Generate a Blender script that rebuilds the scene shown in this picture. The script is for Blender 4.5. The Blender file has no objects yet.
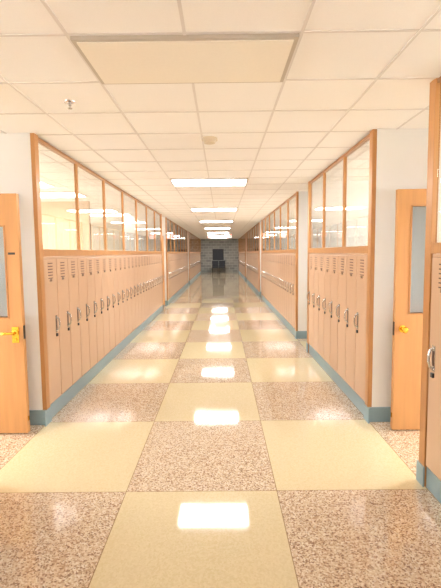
import bpy, math
from mathutils import Matrix, Vector
H=1.6
XL,XR=-1.045*H,0.855*H
BL,BR=-1.62*H,1.50*H      # classroom side wall planes
OL,OR=-4.6*H,4.5*H        # outer classroom walls
C=1.675*H                 # ceiling height
YB,YE=-4.2*H,20.5*H
TW=(XR-XL)/3; TL=0.718*H; TY=1.641*H
sc=bpy.context.scene
try:
    sc.view_settings.view_transform='Standard'
    sc.view_settings.look='None'
except Exception: pass

def s2l(c):
    return tuple(((v/255)/12.92 if v/255<=0.04045 else ((v/255+0.055)/1.055)**2.4) for v in c)
def mat(name,rgb,rough=0.5,metal=0.0,emit=0,emitc=None,noise=0,nscale=8,bump=0,mapping=(1,1,1)):
    m=bpy.data.materials.new(name); m.use_nodes=True
    nt=m.node_tree; b=nt.nodes['Principled BSDF']
    c=s2l(rgb)
    b.inputs['Base Color'].default_value=(*c,1)
    b.inputs['Roughness'].default_value=rough
    b.inputs['Metallic'].default_value=metal
    if emit:
        b.inputs['Emission Color'].default_value=(*(emitc or c),1)
        b.inputs['Emission Strength'].default_value=emit
    if noise or bump:
        tc=nt.nodes.new('ShaderNodeTexCoord'); mp=nt.nodes.new('ShaderNodeMapping')
        mp.inputs['Scale'].default_value=mapping
        nz=nt.nodes.new('ShaderNodeTexNoise'); nz.inputs['Scale'].default_value=nscale; nz.inputs['Detail'].default_value=5
        nt.links.new(tc.outputs['Object'],mp.inputs[0]); nt.links.new(mp.outputs[0],nz.inputs['Vector'])
        if noise:
            mx=nt.nodes.new('ShaderNodeMixRGB')
            mx.inputs[1].default_value=(*[v*(1-noise) for v in c],1)
            mx.inputs[2].default_value=(*[min(1,v*(1+noise)) for v in c],1)
            nt.links.new(nz.outputs['Fac'],mx.inputs[0]); nt.links.new(mx.outputs[0],b.inputs['Base Color'])
        if bump:
            bp=nt.nodes.new('ShaderNodeBump'); bp.inputs['Strength'].default_value=bump; bp.inputs['Distance'].default_value=0.003
            nt.links.new(nz.outputs['Fac'],bp.inputs['Height']); nt.links.new(bp.outputs[0],b.inputs['Normal'])
    return m
WALL=mat('painted_wall',(241,240,238),0.6,noise=0.02,nscale=3)
ROOMW=mat('classroom_paint',(218,208,192),0.7,noise=0.03,nscale=3)
TANW=mat('classroom_tan_paint',(190,164,134),0.7,noise=0.05,nscale=2)
CEIL=mat('ceiling_tile',(247,245,243),0.85,noise=0.04,nscale=160,bump=0.25)
GRID=mat('ceiling_tbar',(224,219,216),0.5)
GRIDW=mat('fixture_frame_shaded',(190,180,166),0.4)  # white frame coloured grey to paint in the shadows along its sides
TEAL=mat('teal_vinyl_base',(142,168,178),0.4,noise=0.04)
WOOD=mat('oak_wood',(192,138,84),0.35,noise=0.22,nscale=3,mapping=(14,14,1))
WOODD=mat('door_wood',(206,152,96),0.35,noise=0.16,nscale=2.5,mapping=(12,12,0.8))
WOODK=mat('dark_wood_rail',(170,124,84),0.4,noise=0.2,nscale=3,mapping=(10,2,10))
LOCK=mat('locker_paint',(212,178,150),0.24,noise=0.03,nscale=4)
LOCKB=mat('locker_gap',(134,100,78),0.5)
DARK=mat('dark_slot',(104,74,58),0.6)
CHROME=mat('chrome',(205,205,205),0.2,1.0)
BRASS=mat('brass',(235,185,70),0.22,1.0)
BLACK=mat('dark_metal',(40,38,38),0.4)
LAMP=mat('lamp_diffuser',(255,253,248),0.5,emit=32,emitc=(1,0.985,0.97))
LAMPC=mat('classroom_lamp_diffuser',(255,255,250),0.5,emit=34,emitc=(1,0.985,0.97))
LAMPOFF=mat('unlit_diffuser',(240,234,222),0.35,noise=0.03,nscale=60)
RED=mat('exit_red',(220,50,50),0.4,emit=1.0,emitc=(1,0.03,0.03))
PLASTIC=mat('white_plastic',(225,220,208),0.4)
NAVY=mat('dark_navy',(38,44,54),0.5)

def glassmat(name,tint):
    m=bpy.data.materials.new(name); m.use_nodes=True; nt=m.node_tree
    nt.nodes.clear(); N=nt.nodes; L=nt.links
    o=N.new('ShaderNodeOutputMaterial'); t=N.new('ShaderNodeBsdfTransparent'); g=N.new('ShaderNodeBsdfGlossy')
    mx=N.new('ShaderNodeMixShader'); lw=N.new('ShaderNodeLayerWeight'); lw.inputs['Blend'].default_value=0.5
    pw=N.new('ShaderNodeMath'); pw.operation='POWER'; pw.inputs[1].default_value=4.0
    ml=N.new('ShaderNodeMath'); ml.operation='MULTIPLY_ADD'; ml.inputs[1].default_value=0.92; ml.inputs[2].default_value=0.05
    L.new(lw.outputs['Facing'],pw.inputs[0]); L.new(pw.outputs[0],ml.inputs[0]); L.new(ml.outputs[0],mx.inputs[0])
    t.inputs[0].default_value=(*s2l(tint),1); g.inputs['Roughness'].default_value=0.01
    L.new(t.outputs[0],mx.inputs[1]); L.new(g.outputs[0],mx.inputs[2])
    L.new(mx.outputs[0],o.inputs[0]); return m
GLASS=glassmat('window_glass',(240,239,236))
DGLASS=glassmat('door_glass',(235,242,246))

def floormat():
    m=bpy.data.materials.new('terrazzo_checker'); m.use_nodes=True; nt=m.node_tree; N=nt.nodes; L=nt.links
    b=N['Principled BSDF']
    tc=N.new('ShaderNodeTexCoord'); sp=N.new('ShaderNodeSeparateXYZ'); L.new(tc.outputs['Object'],sp.inputs[0])
    def M(op,a,bv=None,c=None):
        n=N.new('ShaderNodeMath'); n.operation=op
        for i,v in enumerate((a,bv,c)):
            if v is None: continue
            if isinstance(v,(int,float)): n.inputs[i].default_value=v
            else: L.new(v,n.inputs[i])
        return n.outputs[0]
    u=M('DIVIDE',M('SUBTRACT',sp.outputs[0],XL),TW); v=M('DIVIDE',M('SUBTRACT',sp.outputs[1],TY),TL)
    par=M('FLOORED_MODULO',M('ADD',M('FLOOR',u),M('FLOOR',v)),2.0)
    par=M('GREATER_THAN',par,0.5)
    def seam(t,w,size):
        d=M('ABSOLUTE',M('SUBTRACT',t,M('ROUND',t)))
        return M('LESS_THAN',M('MULTIPLY',d,size),w)
    sm=M('MAXIMUM',seam(u,0.0025,TW),seam(v,0.0025,TL))
    vo=N.new('ShaderNodeTexVoronoi'); vo.inputs['Scale'].default_value=125; L.new(tc.outputs['Object'],vo.inputs['Vector'])
    cs=N.new('ShaderNodeSeparateColor'); L.new(vo.outputs['Color'],cs.inputs[0])
    r=N.new('ShaderNodeValToRGB'); r.color_ramp.interpolation='CONSTANT'
    e=r.color_ramp.elements
    cols=[(0,(140,110,88)),(0.12,(180,152,126)),(0.32,(208,186,158)),(0.6,(220,202,176)),(0.82,(233,221,203))]
    e[0].position=0; e[0].color=(*s2l(cols[0][1]),1); e[1].position=cols[1][0]; e[1].color=(*s2l(cols[1][1]),1)
    for p,c in cols[2:]:
        k=e.new(p); k.color=(*s2l(c),1)
    L.new(cs.outputs[0],r.inputs[0])
    vo2=N.new('ShaderNodeTexVoronoi'); vo2.inputs['Scale'].default_value=110; L.new(tc.outputs['Object'],vo2.inputs['Vector'])
    cs2=N.new('ShaderNodeSeparateColor'); L.new(vo2.outputs['Color'],cs2.inputs[0])
    r2=N.new('ShaderNodeValToRGB'); r2.color_ramp.elements[0].color=(*s2l((217,203,162)),1); r2.color_ramp.elements[1].color=(*s2l((228,216,181)),1)
    L.new(cs2.outputs[1],r2.inputs[0])
    mx=N.new('ShaderNodeMixRGB'); L.new(par,mx.inputs[0])
    L.new(r2.outputs[0],mx.inputs[1]); L.new(r.outputs[0],mx.inputs[2])
    m2=N.new('ShaderNodeMixRGB'); L.new(sm,m2.inputs[0]); L.new(mx.outputs[0],m2.inputs[1]); m2.inputs[2].default_value=(*s2l((150,124,90)),1)
    L.new(m2.outputs[0],b.inputs['Base Color'])
    nz=N.new('ShaderNodeTexNoise'); nz.inputs['Scale'].default_value=1.7; L.new(tc.outputs['Object'],nz.inputs['Vector'])
    L.new(M('ADD',M('MULTIPLY',nz.outputs['Fac'],0.06),0.03),b.inputs['Roughness'])
    b.inputs['Specular IOR Level'].default_value=0.95
    b.inputs['Coat Weight'].default_value=0.35; b.inputs['Coat Roughness'].default_value=0.03
    return m
FLOOR=floormat()
def blockmat():
    m=bpy.data.materials.new('grey_block'); m.use_nodes=True; nt=m.node_tree; N=nt.nodes;L=nt.links
    b=N['Principled BSDF']; tc=N.new('ShaderNodeTexCoord'); mp=N.new('ShaderNodeMapping'); mp.inputs['Rotation'].default_value=(math.pi/2,0,0)
    br=N.new('ShaderNodeTexBrick'); br.inputs['Scale'].default_value=1; br.inputs['Brick Width'].default_value=0.42; br.inputs['Row Height'].default_value=0.21; br.inputs['Mortar Size'].default_value=0.014
    br.inputs['Color1'].default_value=(*s2l((172,174,168)),1); br.inputs['Color2'].default_value=(*s2l((136,140,138)),1); br.inputs['Mortar'].default_value=(*s2l((200,202,198)),1)
    L.new(tc.outputs['Object'],mp.inputs[0]); L.new(mp.outputs[0],br.inputs[0]); L.new(br.outputs[0],b.inputs['Base Color']); return m
BLOCK=blockmat()

class MB:
    def __init__(s): s.v=[];s.f=[];s.mi=[];s.mats=[]
    def midx(s,m):
        if m not in s.mats: s.mats.append(m)
        return s.mats.index(m)
    def box(s,x0,x1,y0,y1,z0,z1,m):
        if x0>x1:x0,x1=x1,x0
        if y0>y1:y0,y1=y1,y0
        n=len(s.v)
        s.v+=[(x0,y0,z0),(x1,y0,z0),(x1,y1,z0),(x0,y1,z0),(x0,y0,z1),(x1,y0,z1),(x1,y1,z1),(x0,y1,z1)]
        s.f+=[tuple(n+i for i in q) for q in((0,3,2,1),(4,5,6,7),(0,1,5,4),(1,2,6,5),(2,3,7,6),(3,0,4,7))]
        s.mi+=[s.midx(m)]*6
    def lathe(s,c,axis,prof,m,seg=20):
        a=Vector(axis).normalized(); t=a.orthogonal().normalized(); w=a.cross(t); c=Vector(c)
        n=len(s.v); k=len(prof)
        for d,r in prof:
            for i in range(seg):
                q=2*math.pi*i/seg
                s.v.append(tuple(c+a*d+(t*math.cos(q)+w*math.sin(q))*r))
        for j in range(k-1):
            for i in range(seg):
                s.f.append((n+j*seg+i,n+j*seg+(i+1)%seg,n+(j+1)*seg+(i+1)%seg,n+(j+1)*seg+i)); s.mi.append(s.midx(m))
        s.f.append(tuple(n+i for i in range(seg))[::-1]); s.mi.append(s.midx(m))
        s.f.append(tuple(n+(k-1)*seg+i for i in range(seg))); s.mi.append(s.midx(m))
    def tube(s,pts,r,m,seg=8):
        pts=[Vector(p) for p in pts]; n=len(s.v)
        ref=None
        for i,p in enumerate(pts):
            d=(pts[min(i+1,len(pts)-1)]-pts[max(i-1,0)]).normalized()
            if ref is None: ref=d.orthogonal().normalized()
            ref=(ref-d*ref.dot(d)).normalized(); w=d.cross(ref)
            for k in range(seg):
                q=2*math.pi*k/seg; s.v.append(tuple(p+(ref*math.cos(q)+w*math.sin(q))*r))
        for i in range(len(pts)-1):
            for k in range(seg):
                s.f.append((n+i*seg+k,n+i*seg+(k+1)%seg,n+(i+1)*seg+(k+1)%seg,n+(i+1)*seg+k)); s.mi.append(s.midx(m))
        s.f.append(tuple(n+i for i in range(seg))[::-1]); s.mi.append(s.midx(m))
        e=n+(len(pts)-1)*seg; s.f.append(tuple(e+i for i in range(seg))); s.mi.append(s.midx(m))
    def obj(s,name,parent=None,bevel=0,smooth=False):
        me=bpy.data.meshes.new(name); me.from_pydata(s.v,[],s.f)
        for m in s.mats: me.materials.append(m)
        me.polygons.foreach_set('material_index',s.mi)
        if smooth: me.polygons.foreach_set('use_smooth',[True]*len(s.f))
        me.update()
        o=bpy.data.objects.new(name,me); sc.collection.objects.link(o)
        if parent: o.parent=parent
        if bevel:
            b=o.modifiers.new('bevel','BEVEL'); b.width=bevel; b.segments=2; b.limit_method='ANGLE'
        return o
def empty(name):
    e=bpy.data.objects.new(name,None); sc.collection.objects.link(e); e.empty_display_size=0.2; return e

# ---- shell
b=MB(); b.box(OL-0.1,OR+0.1,YB,YE,-0.1,0,FLOOR); b.obj('floor')
b=MB(); b.box(OL-0.15,OR+0.15,YB-0.15,YE+0.15,C,C+0.1,CEIL); ceil=b.obj('ceiling')
b=MB(); cw=0.3625*H; cl=2.46*H/7; y0=1.314*H
k=-20
while y0+k*cl<YE:
    y=y0+k*cl
    if y>YB: b.box(OL,OR,y-0.008,y+0.008,C-0.004,C+0.01,GRID)
    k+=1
k=-13
while k<14:
    x=-0.47*H+k*cw
    if OL<x<OR: b.box(x-0.008,x+0.008,YB,YE,C-0.005,C+0.01,GRID)
    k+=1
b.obj('ceiling_grid',ceil)
b=MB(); b.box(XL,XR,YE-0.02,YE+0.15,0,C,BLOCK); b.box(OL,XL,YE,YE+0.15,0,C,WALL); b.box(XR,OR,YE,YE+0.15,0,C,WALL); b.obj('wall_end')
b=MB(); b.box(OL,OR,YB-0.15,YB,0,C,WALL); b.obj('wall_back')
wn=0
for nm,o in(('wall_left_outer',OL),('wall_right_outer',OR)):
    b=MB(); t=-0.15 if o<0 else 0.15
    z0,z1=0.55*H,1.55*H
    b.box(o,o+t,YB,YE,0,z0,ROOMW); b.box(o,o+t,YB,YE,z1,C,ROOMW)
    ys=[-3.8,-1.9,-1.7,0.2,0.4,2.3,2.5,4.4,4.6,6.5,6.7,8.6]
    prev=YB
    for i in range(0,len(ys),2):
        a,e=ys[i]*H,ys[i+1]*H
        b.box(o,o+t,prev,a,z0,z1,ROOMW); prev=e
        wn+=1; f=MB(); m=(a+e)/2
        for q in((a,a+0.05,z0,z1),(e-0.05,e,z0,z1),(m-0.025,m+0.025,z0,z1),(a,e,z0,z0+0.05),(a,e,z1-0.05,z1)):
            f.box(o+t*0.3,o+t*0.7,q[0],q[1],q[2],q[3],PLASTIC)
        f.obj('window_%d'%wn)  # unseen windows, added so daylight brightens the transoms and corridor ceiling
    b.box(o,o+t,prev,YE,z0,z1,ROOMW)
    b.obj(nm)
b=MB(); b.box(BL-0.13,OL,5.3*H,5.3*H+0.1,0,C,TANW); b.obj('wall_classroom_divider')

ZL=0.985*H; RAIL=1.03*H; BH=0.088*H; LW=0.19*H; WT=0.05*H
def bank(side,ya,yb,XC,XB):
    s=side; P=empty('locker_bank')
    def X(d): return XC+s*d
    body=MB()
    body.box(X(0.012),X(0.42),ya+WT,yb-WT,BH,ZL-0.02,LOCKB)
    body.box(X(0.0),X(0.42),ya+WT,yb-WT,ZL-0.02,ZL,LOCK)
    body.obj('body',P)
    kb=MB(); kb.box(X(0.004),X(0.42),ya+WT,yb-WT,0,BH,TEAL); kb.obj('kick_base',P)
    d=MB(); lv=MB(); hd=MB()
    L=yb-ya-2*WT; n=max(1,round(L/LW)); w=L/n
    for i in range(n):
        a=ya+WT+i*w; e=a+w
        d.box(X(-0.006),X(0.012),a+0.005,e-0.005,BH+0.012,ZL-0.022,LOCK)
        c=(a+e)/2
        for j in range(6):
            z=0.948*H-j*0.018*H
            lv.box(X(-0.0066),X(-0.002),c-0.055,c+0.055,z-0.010,z,DARK)
            lv.box(X(-0.013),X(-0.004),c-0.058,c+0.058,z,z+0.006,LOCK)
        lv.box(X(-0.0085),X(-0.004),c-0.03,c+0.03,0.835*H,0.85*H,CHROME)
        hy=e-0.065; hz=0.565*H
        hd.box(X(-0.009),X(-0.003),hy-0.02,hy+0.02,hz-0.085,hz+0.085,CHROME)
        hd.box(X(-0.0105),X(-0.003),hy-0.012,hy+0.012,hz-0.05,hz+0.05,DARK)
        hd.tube([(X(-0.008),hy,hz-0.07),(X(-0.03),hy,hz-0.055),(X(-0.04),hy,hz-0.02),(X(-0.04),hy,hz+0.02),(X(-0.03),hy,hz+0.055),(X(-0.008),hy,hz+0.07)],0.008,CHROME)
        hd.box(X(-0.018),X(-0.003),hy-0.014,hy+0.014,hz-0.125,hz-0.095,BLACK)
    d.obj('locker_doors',P,bevel=0.004); lv.obj('louvres',P); hd.obj('handles',P)
    T=empty('transom_window')
    f=MB()
    f.box(X(-0.012),X(0.06),ya+WT,yb-WT,ZL+0.002,RAIL,WOOD)
    f.box(X(-0.004),X(0.05),ya+WT,yb-WT,C-0.035,C-0.008,WOODK)
    n=max(1,round((yb-ya)/(0.67*H))); w=(yb-ya)/n
    for i in range(1,n):
        y=ya+i*w; f.box(X(-0.002),X(0.035),y-0.015,y+0.015,RAIL,C-0.035,WOOD)
    f.obj('frame',T,bevel=0.002)
    g=MB(); g.box(X(0.014),X(0.018),ya+WT,yb-WT,RAIL-0.003,C-0.033,GLASS); g.obj('glass',T)
blocksL=[(YB+0.02,1.71*H),(2.33*H,7.2*H),(7.8*H,12.6*H),(13.2*H,YE-0.05)]
blocksR=[(YB+0.02,1.71*H),(2.33*H,4.04*H),(4.65*H,8.75*H),(9.35*H,14.0*H),(14.6*H,YE-0.05)]
tn=[0]
def side(s,blocks,XC,XB,name,bname,opens):
    for i,(a,e) in enumerate(blocks):
        bank(s,a,e,XC,XB)
        b=MB(); b.box(XC+s*0.43,XB,a+WT,e-WT,0,ZL,WALL); b.obj(name+'_core')
        b=MB(); tn[0]+=1
        for y0_,y1_ in((a,a+WT-0.002),(e-WT+0.002,e)):
            b.box(XC-s*0.012,XC+s*0.026,y0_,y1_,0,C-0.001,WOOD)
        b.obj('trim_%d'%tn[0],bevel=0.002)
        for y0_,y1_ in((a+0.002,a+WT-0.002),(e-WT+0.002,e-0.002)):
            w=MB(); w.box(XC+s*0.027,XB,y0_,y1_,0,C,WALL); w.obj(name)
        t=MB()
        for y0_,y1_ in((a-0.012,a+0.001),(e-0.001,e+0.012)):
            t.box(XC-s*0.016,XB,y0_,y1_,0,BH,TEAL)
            t.box(XC-s*0.02,XC-s*0.010,min(y0_,y1_-0.05) if y0_<a else y1_-WT-0.015,y1_+WT if y0_<a else y1_,0,BH,TEAL)
        t.obj(bname)
        if i+1<len(blocks):
            n=blocks[i+1][0]
            w=MB(); w.box(XB,XB+s*0.12,e-WT,n+WT,1.36*H,C,WALL)
            for q in((e-WT,e),(n,n+WT)): w.box(XB,XB+s*0.12,q[0],q[1],0,1.36*H,WALL)
            w.obj(name)
            t=MB(); tn[0]+=1
            t.box(XB,XB+s*0.12,e,e+0.045,0,1.36*H,WOOD)
            t.box(XB,XB+s*0.12,n-0.045,n,0,1.36*H,WOOD)
            t.box(XB,XB+s*0.12,e+0.045,n-0.045,1.33*H,1.36*H,WOOD)
            t.obj('trim_%d'%tn[0])
            door(s,e+0.05,n-0.05,XB,opens[i],XC)
    p=MB(); p.box(XB+s*0.13,(OL if s<0 else OR),8.9*H,8.9*H+0.1,0,C,ROOMW); p.obj(name+'_partition')
cnt=[0]
def door(s,y0_,y1_,XB,opened,XC):
    cnt[0]+=1
    D=empty('door_%d'%cnt[0]); wd=y1_-y0_; hgt=1.325*H; th=0.045
    if opened:
        yf=2.2*H if opened==1 else y1_-0.1
        xe=XC+s*(0.045 if s<0 else 0.085)*H; xh=XB-s*0.01
        def B(m,a,b_,c0,c1,z0,z1,mt): m.box(xe+s*a,xe+s*b_,yf+c0,yf+c1,z0,z1,mt)
        wd=abs(xh-xe)
    else:
        xh=XB+s*0.03
        def B(m,a,b_,c0,c1,z0,z1,mt): m.box(xh+s*c0,xh+s*c1,y0_+a,y0_+b_,z0,z1,mt)
    st=0.125; wz0=0.66*H; wz1=1.235*H if s>0 else 1.15*H; ww=0.26
    m=MB(); B(m,0,st,0,th,0.012,hgt,WOODD); B(m,st+ww,wd,0,th,0.012,hgt,WOODD)
    B(m,st,st+ww,0,th,0.012,wz0,WOODD); B(m,st,st+ww,0,th,wz1,hgt,WOODD); m.obj('leaf',D)
    g=MB(); B(g,st-0.002,st+ww+0.002,0.02,0.025,wz0-0.002,wz1+0.002,DGLASS); g.obj('vision_glass',D)
    t=MB()
    for q in((st-0.012,st,wz0-0.012,wz1+0.012),(st+ww,st+ww+0.012,wz0-0.012,wz1+0.012),(st,st+ww,wz0-0.012,wz0),(st,st+ww,wz1,wz1+0.012)):
        B(t,q[0],q[1],-0.006,th+0.006,q[2],q[3],WOOD)
    t.obj('glazing_bead',D)
    if opened:
        k=MB(); kx=xe+s*0.065; kz=0.575*H
        if s<0:
            k.box(kx-0.03,kx+0.03,yf-0.006,yf+0.001,kz-0.09,kz+0.05,BRASS)
            k.lathe((kx,yf,kz),(0,-1,0),[(0,0.028),(0.012,0.028),(0.016,0.013),(0.05,0.013)],BRASS)
            k.tube([(kx+0.008,yf-0.05,kz),(kx-0.03,yf-0.055,kz+0.002),(kx-0.08,yf-0.055,kz),(kx-0.115,yf-0.048,kz-0.004)],0.012,BRASS,10)
            k.lathe((kx,yf-0.004,kz-0.06),(0,-1,0),[(0,0.014),(0.008,0.013)],BRASS)
        else:
            k.lathe((kx,yf,kz),(0,-1,0),[(0,0.032),(0.008,0.032),(0.012,0.013),(0.032,0.013),(0.04,0.024),(0.055,0.029),(0.068,0.022),(0.072,0.008)],BRASS)
        k.obj('handle',D)
        l=MB(); l.box(xe-s*0.002,xe+s*0.01,yf+0.006,yf+th-0.006,kz-0.06,kz+0.06,BLACK)
        l.box(xe-s*0.006,xe+s*0.006,yf+0.014,yf+th-0.014,0.12,0.16,BRASS); l.obj('latch_plate',D)
        if s<0:
            l=MB(); l.box(kx-0.03,kx+0.03,yf-0.002,yf+0.001,1.0*H,1.012*H,BLACK); l.obj('label',D)
        l=MB()
        for z in(0.25,1.0,1.85): l.lathe((xh-s*0.006,yf-0.004,z),(0,0,1),[(0,0.008),(0.1,0.008)],BRASS,10)
        l.obj('hinges',D)
    else:
        k=MB(); k.lathe((XB+s*0.03,y0_+0.065,0.575*H),(-s,0,0),[(0,0.032),(0.008,0.032),(0.012,0.013),(0.032,0.013),(0.04,0.024),(0.055,0.029),(0.068,0.022),(0.072,0.008)],BRASS)
        k.obj('handle',D)
side(-1,blocksL,XL,BL,'wall_left','baseboard_left',[1,2,0])
side(1,blocksR,XR,BR,'wall_right','baseboard_right',[1,0,0,0])

def lamp(x0,x1,yc,m,name='ceiling_light'):
    hl=cl/2; b=MB(); z=C
    b.box(x0+0.012,x1-0.012,yc-hl+0.012,yc+hl-0.012,z-0.010,z-0.002,GRIDW)
    f=0.035
    b.box(x0+f,x1-f,yc-hl+f,yc+hl-f,z-0.026,z-0.010,m)
    for q in((x0+0.012,x1-0.012,yc-hl+0.012,yc-hl+f),(x0+0.012,x1-0.012,yc+hl-f,yc+hl-0.012),(x0+0.012,x0+f,yc-hl+f,yc+hl-f),(x1-f,x1-0.012,yc-hl+f,yc+hl-f)):
        b.box(*q,z-0.020,z-0.010,GRIDW)
    return b.obj(name)
lx0,lx1=-0.47*H,0.255*H
for k in range(-2,8):
    yc=(1.49+2.46*k)*H
    lamp(lx0,lx1,yc,LAMPOFF if k==0 else LAMP)
for k in range(-1,3):
    yc=(1.49+2.46*k+0.6)*H
    for x in(-3.37,-2.28,1.7,3.15):
        lamp(x*H,(x+0.725)*H,(round((yc-1.49*H)/cl))*cl+1.49*H,LAMPC,'classroom_light')

def atceil(px,py):
    f=408;p=math.radians(5.81); a=math.atan((294-py)/f)-p; Y=0.675*H/math.tan(a); D=Y*math.cos(p)-0.675*H*math.sin(p)
    return (px-222)*D/f,Y
x,y=atceil(70,98)
b=MB(); b.lathe((x,y,C),(0,0,-1),[(0,0.04),(0.006,0.038),(0.01,0.012),(0.03,0.010),(0.031,0.004),(0.045,0.004),(0.046,0.016),(0.049,0.016)],CHROME); b.obj('fire_sprinkler')
x,y=atceil(211,137)
b=MB(); b.lathe((x,y,C),(0,0,-1),[(0,0.075),(0.02,0.075),(0.024,0.062),(0.045,0.055),(0.05,0.03)],mat('detector_plastic',(214,200,176),0.4),28); b.obj('smoke_detector')
for x in(-0.36,0.24):
    b=MB(); yy=14.0*H
    b.box(x*H-0.02,x*H+0.02,yy-0.02,yy+0.02,C-0.08,C,PLASTIC)
    b.box(x*H-0.18,x*H+0.18,yy-0.03,yy+0.03,C-0.29,C-0.08,PLASTIC)
    z0,z1=C-0.27,C-0.10
    lx=x*H-0.16
    for ch in 'EXIT':
        q=[]
        if ch=='E': q=[(0,.025,z0,z1),(0,.065,z0,z0+.035),(0,.065,z1-.035,z1),(0,.055,(z0+z1)/2-.016,(z0+z1)/2+.016)]
        if ch=='I': q=[(.02,.046,z0,z1)]
        if ch=='T': q=[(.02,.046,z0,z1),(0,.066,z1-.035,z1)]
        if ch=='X':
            for j in range(8):
                t=j/8; q+=[(t*.042,t*.042+.024,z0+t*(z1-z0),z0+(t+.125)*(z1-z0)),((1-t)*.042,(1-t)*.042+.024,z0+t*(z1-z0),z0+(t+.125)*(z1-z0))]
        for a_,b_,c_,d_ in q: b.box(lx+a_,lx+b_,yy-0.034,yy-0.029,c_,d_,RED)
        lx+=0.083
    b.obj('exit_sign')
b=MB(); yy=YE-0.021
b.box(-0.45*H,0.10*H,yy-0.04,yy,0.62*H,1.18*H,BLACK); b.box(-0.42*H,0.07*H,yy-0.046,yy-0.04,0.65*H,1.15*H,NAVY)
b.obj('notice_board')
for x in(-0.32,0.02):
    b=MB(); cx=x*H; y=YE-0.75
    b.box(cx-.25,cx+.25,y-.22,y+.22,.40,.48,NAVY)
    b.box(cx-.25,cx+.25,y+.19,y+.23,.48,.95,NAVY)
    for sx in(-.22,.22):
        b.box(cx+sx-.02,cx+sx+.02,y-.2,y-.16,0,.66,BLACK); b.box(cx+sx-.02,cx+sx+.02,y+.19,y+.22,0,.94,BLACK)
        b.box(cx+sx-.025,cx+sx+.025,y-.22,y+.2,.64,.67,BLACK)
    b.obj('chair',bevel=0.006)

w=bpy.data.worlds.new('world'); sc.world=w; w.use_nodes=True
w.node_tree.nodes['Background'].inputs[0].default_value=(0.96,0.98,1,1); w.node_tree.nodes['Background'].inputs[1].default_value=17
# camera
cd=bpy.data.cameras.new('camera'); cd.sensor_fit='VERTICAL'; cd.sensor_height=36; cd.lens=408/588*36; cd.clip_start=0.02
cam=bpy.data.objects.new('camera',cd); sc.collection.objects.link(cam); sc.camera=cam
P=4.6
cd.shift_y=-(41.5-408*math.tan(math.radians(P)))/588
R=Matrix.Rotation(math.radians(0.2),4,'Z')@Matrix.Rotation(math.radians(90-P),4,'X')@Matrix.Rotation(math.radians(-0.6),4,'Z')
cam.matrix_world=Matrix.Translation((0,0,H))@R
